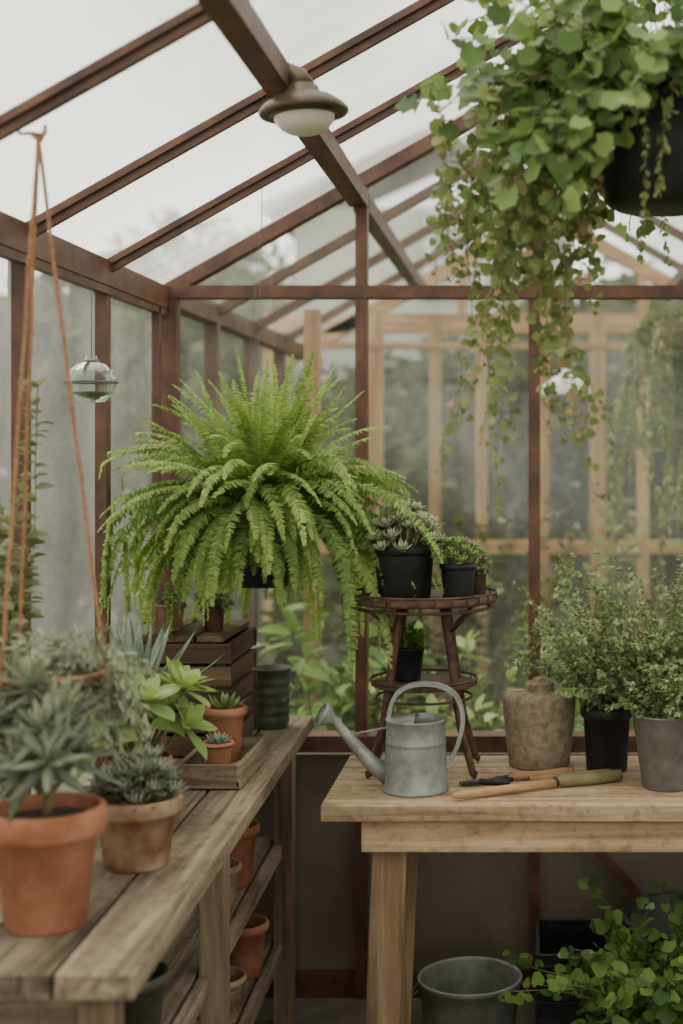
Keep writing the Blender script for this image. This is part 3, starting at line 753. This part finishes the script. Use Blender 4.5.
for i in range(13):
    a=i*2.4+.8;k=.2+.8*i/13
    pts=stem(b,c+V((math.cos(a)*.03*k,math.sin(a)*.03*k,.115)),(math.cos(a)*k*1.1,math.sin(a)*k*.8,1),r.uniform(.07,.16),5,.005,0,.05,r,3,.004)
    ax=(pts[-1]-pts[-2]).normalized();n_=12
    for j in range(n_):
        aa=j*2.4;t=j/(n_-1);u=ax.cross(V((.3,1,.1))).normalized();w_=ax.cross(u);rad=u*math.cos(aa)+w_*math.sin(aa);e=math.radians(72-75*t+r.uniform(-8,8))
        b.leaf(pts[-1],rad*math.cos(e)+ax*math.sin(e),ax*math.cos(e)-rad*math.sin(e),.05+.055*t*r.uniform(.8,1.1),.028+.010*t,2,min(1,max(0,.9-t*.7+r.uniform(-.2,.2))),5,.25,.2,(.35,.6,.9,1,.7))
b.finish('potted_aeonium',[M_terra,M_soil,L_bright,L_stem])
b=B();r=random.Random(45);c=V((-.835,2.98,zb));pot(b,c,.07,.055,.22,0,1)
rosette(b,c+V((0,0,.23)),(0.05,-.1,1),.24,26,.034,.008,2,r,88,18,-.35,(.6,.9,1,.8,.45))
b.finish('potted_agave',[M_terra2,M_soil,L_blue,L_stem])
# crate
b=B();r=random.Random(50);cx,cy=-.815,3.42;W,D=.215,.3
for k in range(5):
    z=zb+.028+k*.054
    for y in(cy-D/2,cy+D/2): b.box((cx,y,z),(W+.02,.012,.046),0)
    for x in(cx-W/2,cx+W/2): b.box((x,cy,z),(.012,D-.02,.046),1)
for x in(cx-W/2+.018,cx+W/2-.018):
    for y in(cy-D/2+.016,cy+D/2-.016): b.box((x,y,zb+.135),(.022,.02,.26),0)
b.box((cx,cy,zb+.01),(W-.02,D-.02,.012),1)
for k in range(3): b.box((cx-.068+k*.068,cy,zb+.278),(.062,D+.01,.014),1)
b.finish('wooden_crate',[M_dark_x,M_dark_y],bevel=.0015)
b=B();b.box((-.68,3.105,zb+.012),(.13,.29,.012),0)
for x in(-.743,-.617): b.box((x,3.105,zb+.028),(.012,.29,.05),0)
for y in(2.965,3.245): b.box((-.68,y,zb+.028),(.12,.012,.05),1)
b.finish('seed_tray',[M_bench_y,M_bench_x],bevel=.001)
for i,(x,y,z,rt,h,m) in enumerate([(-.675,3.03,zb+.0185,.034,.07,M_terra),(-.69,3.175,zb+.0185,.046,.12,M_terra),(-.76,3.36,zb+.2855,.03,.055,M_rust),(-.865,3.37,zb+.2855,.036,.065,M_terra2)]):
    b=B();r=random.Random(60+i);pot(b,(x,y,z),rt,rt*.75,h,0,1,soil_d=.012)
    if i<2: rosette(b,V((x,y,z+h)),(0,-.1,1),.07 if i else .045,20,.024 if i else .015,.005,2,r,80,-5,-.35,(.4,.7,1,.95,.5))
    else:
        for k in range(16):
            pts=stem(b,(x+r.uniform(-.012,.012),y+r.uniform(-.012,.012),z+h-.012),(r.uniform(-.5,.5),r.uniform(-.5,.5),1),r.uniform(.03,.06),6,.001,.6,.2,r,3);leafystem(b,pts,.016,.008,2,r,.1,3)
    b.finish('small_clay_pot' if i==0 else 'small_clay_pot.%03d'%i,[m,M_soil,[L_blue,L_bright,L_sage,L_silver][i],L_stem])
b=B();h=.155;prof=[(.001,0),(.044,0)]
for k in range(24):
    z=.004+k*(h-.012)/23;prof.append((.046+.0025*(1 if (k//2)%2 else 0)+.004*k/23,z))
prof+=[(.054,h-.006),(.054,h),(.049,h),(.047,h-.03),(.001,h-.03)]
b.lathe(prof,(-.675,3.64,zb),40,0);b.finish('ribbed_tin_planter',[M_tin])
# ------------------------------------------------------------------ shelf pots
def clay(x,y,z,rt,h,m=M_terra,name='terracotta_pot'):
    b=B();pot(b,(x,y,z),rt,rt*.72,h,0,1,soil_d=.03);b.finish(name,[m,M_soil])
clay(-.70,3.3,.4785,.06,.14);clay(-.70,3.12,.4785,.055,.1,M_terra2);clay(-.70,3.42,.2185,.06,.13);clay(-.70,3.15,.2185,.06,.1,M_terra2)
clay(-.69,2.42,.4785,.065,.12,M_tin,'tin_pot');clay(-.70,2.2,.4785,.06,.11,M_terra2);clay(-.70,2.9,.2185,.06,.12)
# ------------------------------------------------------------------ under the table
b=B();b.lathe([(.001,.003),(.1,.003),(.103,0),(.106,.01),(.118,.1),(.126,.17),(.131,.175),(.132,.185),(.127,.188),(.123,.18),(.112,.08),(.1,.04),(.001,.04)],(-.15,3.5,0),44,0)
for s in(-1,1): b.tube(smooth([(-.15+s*.128,3.47,.16),(-.15+s*.145,3.48,.14),(-.15+s*.145,3.52,.14),(-.15+s*.128,3.53,.16)],4),.003,6,0)
b.finish('galvanised_bucket',[M_galvd])
b=B();cx,cy=.11,3.6
for x in(cx-.09,cx+.09): b.box((x,cy,.13),(.01,.26,.24),0)
for y in(cy-.13,cy+.13): b.box((cx,y,.13),(.17,.01,.24),0)
b.box((cx,cy,.015),(.17,.25,.01),0)
for k in range(5): b.box((cx,cy-.137,.04+k*.045),(.19,.006,.012),0)
b.finish('plastic_crate',[M_black],bevel=.002)
b=B();b.lathe([(.001,0),(.15,0),(.155,.01),(.175,.28),(.185,.285),(.185,.30),(.172,.30),(.165,.1),(.001,.09)],(.42,3.62,0),40,0);b.finish('black_plastic_tub',[M_black])
r=random.Random(70);b=B();c=V((.33,3.12,0));pot(b,c,.13,.1,.22,0,1)
for i in range(105):
    a=r.uniform(0,6.28);k=r.random()**.6*.8
    pts=stem(b,c+V((math.cos(a)*.08,math.sin(a)*.08,.2)),(math.cos(a)*k,math.sin(a)*k-.05,1),r.uniform(.12,.37),13,.0022,1.4,.15,r,3)
    for p in pts[1:]:
        for q in range(2):
            d=rv(r);b.roundleaf(p+d*.008,(d+V((0,0,.1))).normalized(),(UP+V((0,-.5,0))+rv(r)*.6).normalized(),r.uniform(.009,.019),2,r.random(),3,9)
b.finish('potted_mint',[M_black,M_soil,L_deep,L_stem])
# ------------------------------------------------------------------ annex plants
def shrub(name,c,nst,Lr,lL,lW,lf,seed,cone=.6,grav=.8,dens=3):
    r=random.Random(seed);b=B();c=V(c)
    for i in range(nst):
        a=r.uniform(0,6.28);k=r.random()**.6*cone
        pts=stem(b,c+V((math.cos(a)*.06,math.sin(a)*.06,0)),(math.cos(a)*k,math.sin(a)*k,1),r.uniform(*Lr),16,.004,grav,.10,r,1,draw=False)
        for p in pts: p.y=max(p.y,4.02);p.x=max(-.93,min(1.05,p.x))
        b.tube(pts,.003,4,1,.5,False)
        leafystem(b,pts,lL,lW,0,r,.15,dens)
    b.finish(name,[lf,L_stem])
shrub('leafy_shrub',(-.70,4.4,-.06),26,(.7,1.1),.11,.05,L_deep,80,.3,.8)
shrub('leafy_shrub.001',(-.28,4.45,-.06),24,(.6,1.0),.09,.04,L_bright,81,.3,.8)
shrub('leafy_shrub.002',(.1,4.5,-.06),24,(.6,1.0),.1,.04,L_deep,82,.3,.8)
shrub('leafy_shrub.003',(.5,4.45,-.06),26,(.7,1.2),.08,.035,L_sage,83,.3,.8)
shrub('leafy_shrub.004',(-.3,5.4,-.06),30,(1.0,1.5),.06,.04,L_tree,84,.3,.8)
shrub('leafy_shrub.005',(-.72,5.3,-.06),30,(.9,1.4),.09,.05,L_tree,85,.25,.8)
shrub('leafy_shrub.006',(.75,5.3,-.06),30,(1.2,1.7),.06,.03,L_sage,86,.25,.8)
r=random.Random(90);b=B();c=V((.56,4.95,1.98))
b.lathe([(.001,-.12),(.07,-.12),(.1,0),(.09,0),(.001,-.02)],c,28,2);b.tube([c,(.56,4.95,roofz(.56)-.07)],.002,5,3)
for i in range(60):
    a=r.uniform(0,6.28)
    pts=stem(b,c+V((math.cos(a)*.09,math.sin(a)*.09,0)),(math.cos(a),math.sin(a),.3),r.uniform(.4,.95),34,.0015,9,.22,r,1)
    leafystem(b,pts,.032,.014,0,r,.02,3)
b.finish('hanging_spider_plant',[L_vine,L_stem,M_terra2,M_wire])
# ------------------------------------------------------------------ world, light, camera
w=bpy.data.worlds.new('overcast_sky');bpy.context.scene.world=w;w.use_nodes=True;nt=w.node_tree;nt.nodes.clear()
out=nt.nodes.new('ShaderNodeOutputWorld');bg=nt.nodes.new('ShaderNodeBackground')
tc=nt.nodes.new('ShaderNodeTexCoord');n1=N(nt,'ShaderNodeTexNoise',Scale=3.4,Detail=4.0,Roughness=.5)
nt.links.new(tc.outputs['Generated'],n1.inputs['Vector'])
col=ramp(nt,n1.outputs['Fac'],[(.38,(.38,.40,.38,1)),(.58,(1,.965,.89,1))])
nt.links.new(col,bg.inputs[0]);bg.inputs[1].default_value=3.15
nt.links.new(bg.outputs[0],out.inputs[0])
sd=bpy.data.lights.new('sun','SUN');sd.energy=2.8;sd.angle=math.radians(35);sd.color=(1,.9,.75)
so=bpy.data.objects.new('sun',sd);bpy.context.collection.objects.link(so)
so.rotation_euler=V((.55,-.35,-1)).to_track_quat('-Z','Y').to_euler();so.location=(-3,5,6)
cam=bpy.data.cameras.new('camera');co=bpy.data.objects.new('camera',cam);bpy.context.collection.objects.link(co)
co.location=(0,0,1.5);co.rotation_euler=(math.pi/2,0,0)
cam.sensor_fit='VERTICAL';cam.sensor_height=36;cam.sensor_width=24;cam.lens=1400/1024*36
cam.shift_x=-188.5/1024;cam.shift_y=-62/1024
cam.dof.use_dof=True;cam.dof.focus_distance=3.05;cam.dof.aperture_fstop=1.9
cam.clip_start=.05
bpy.context.scene.camera=co
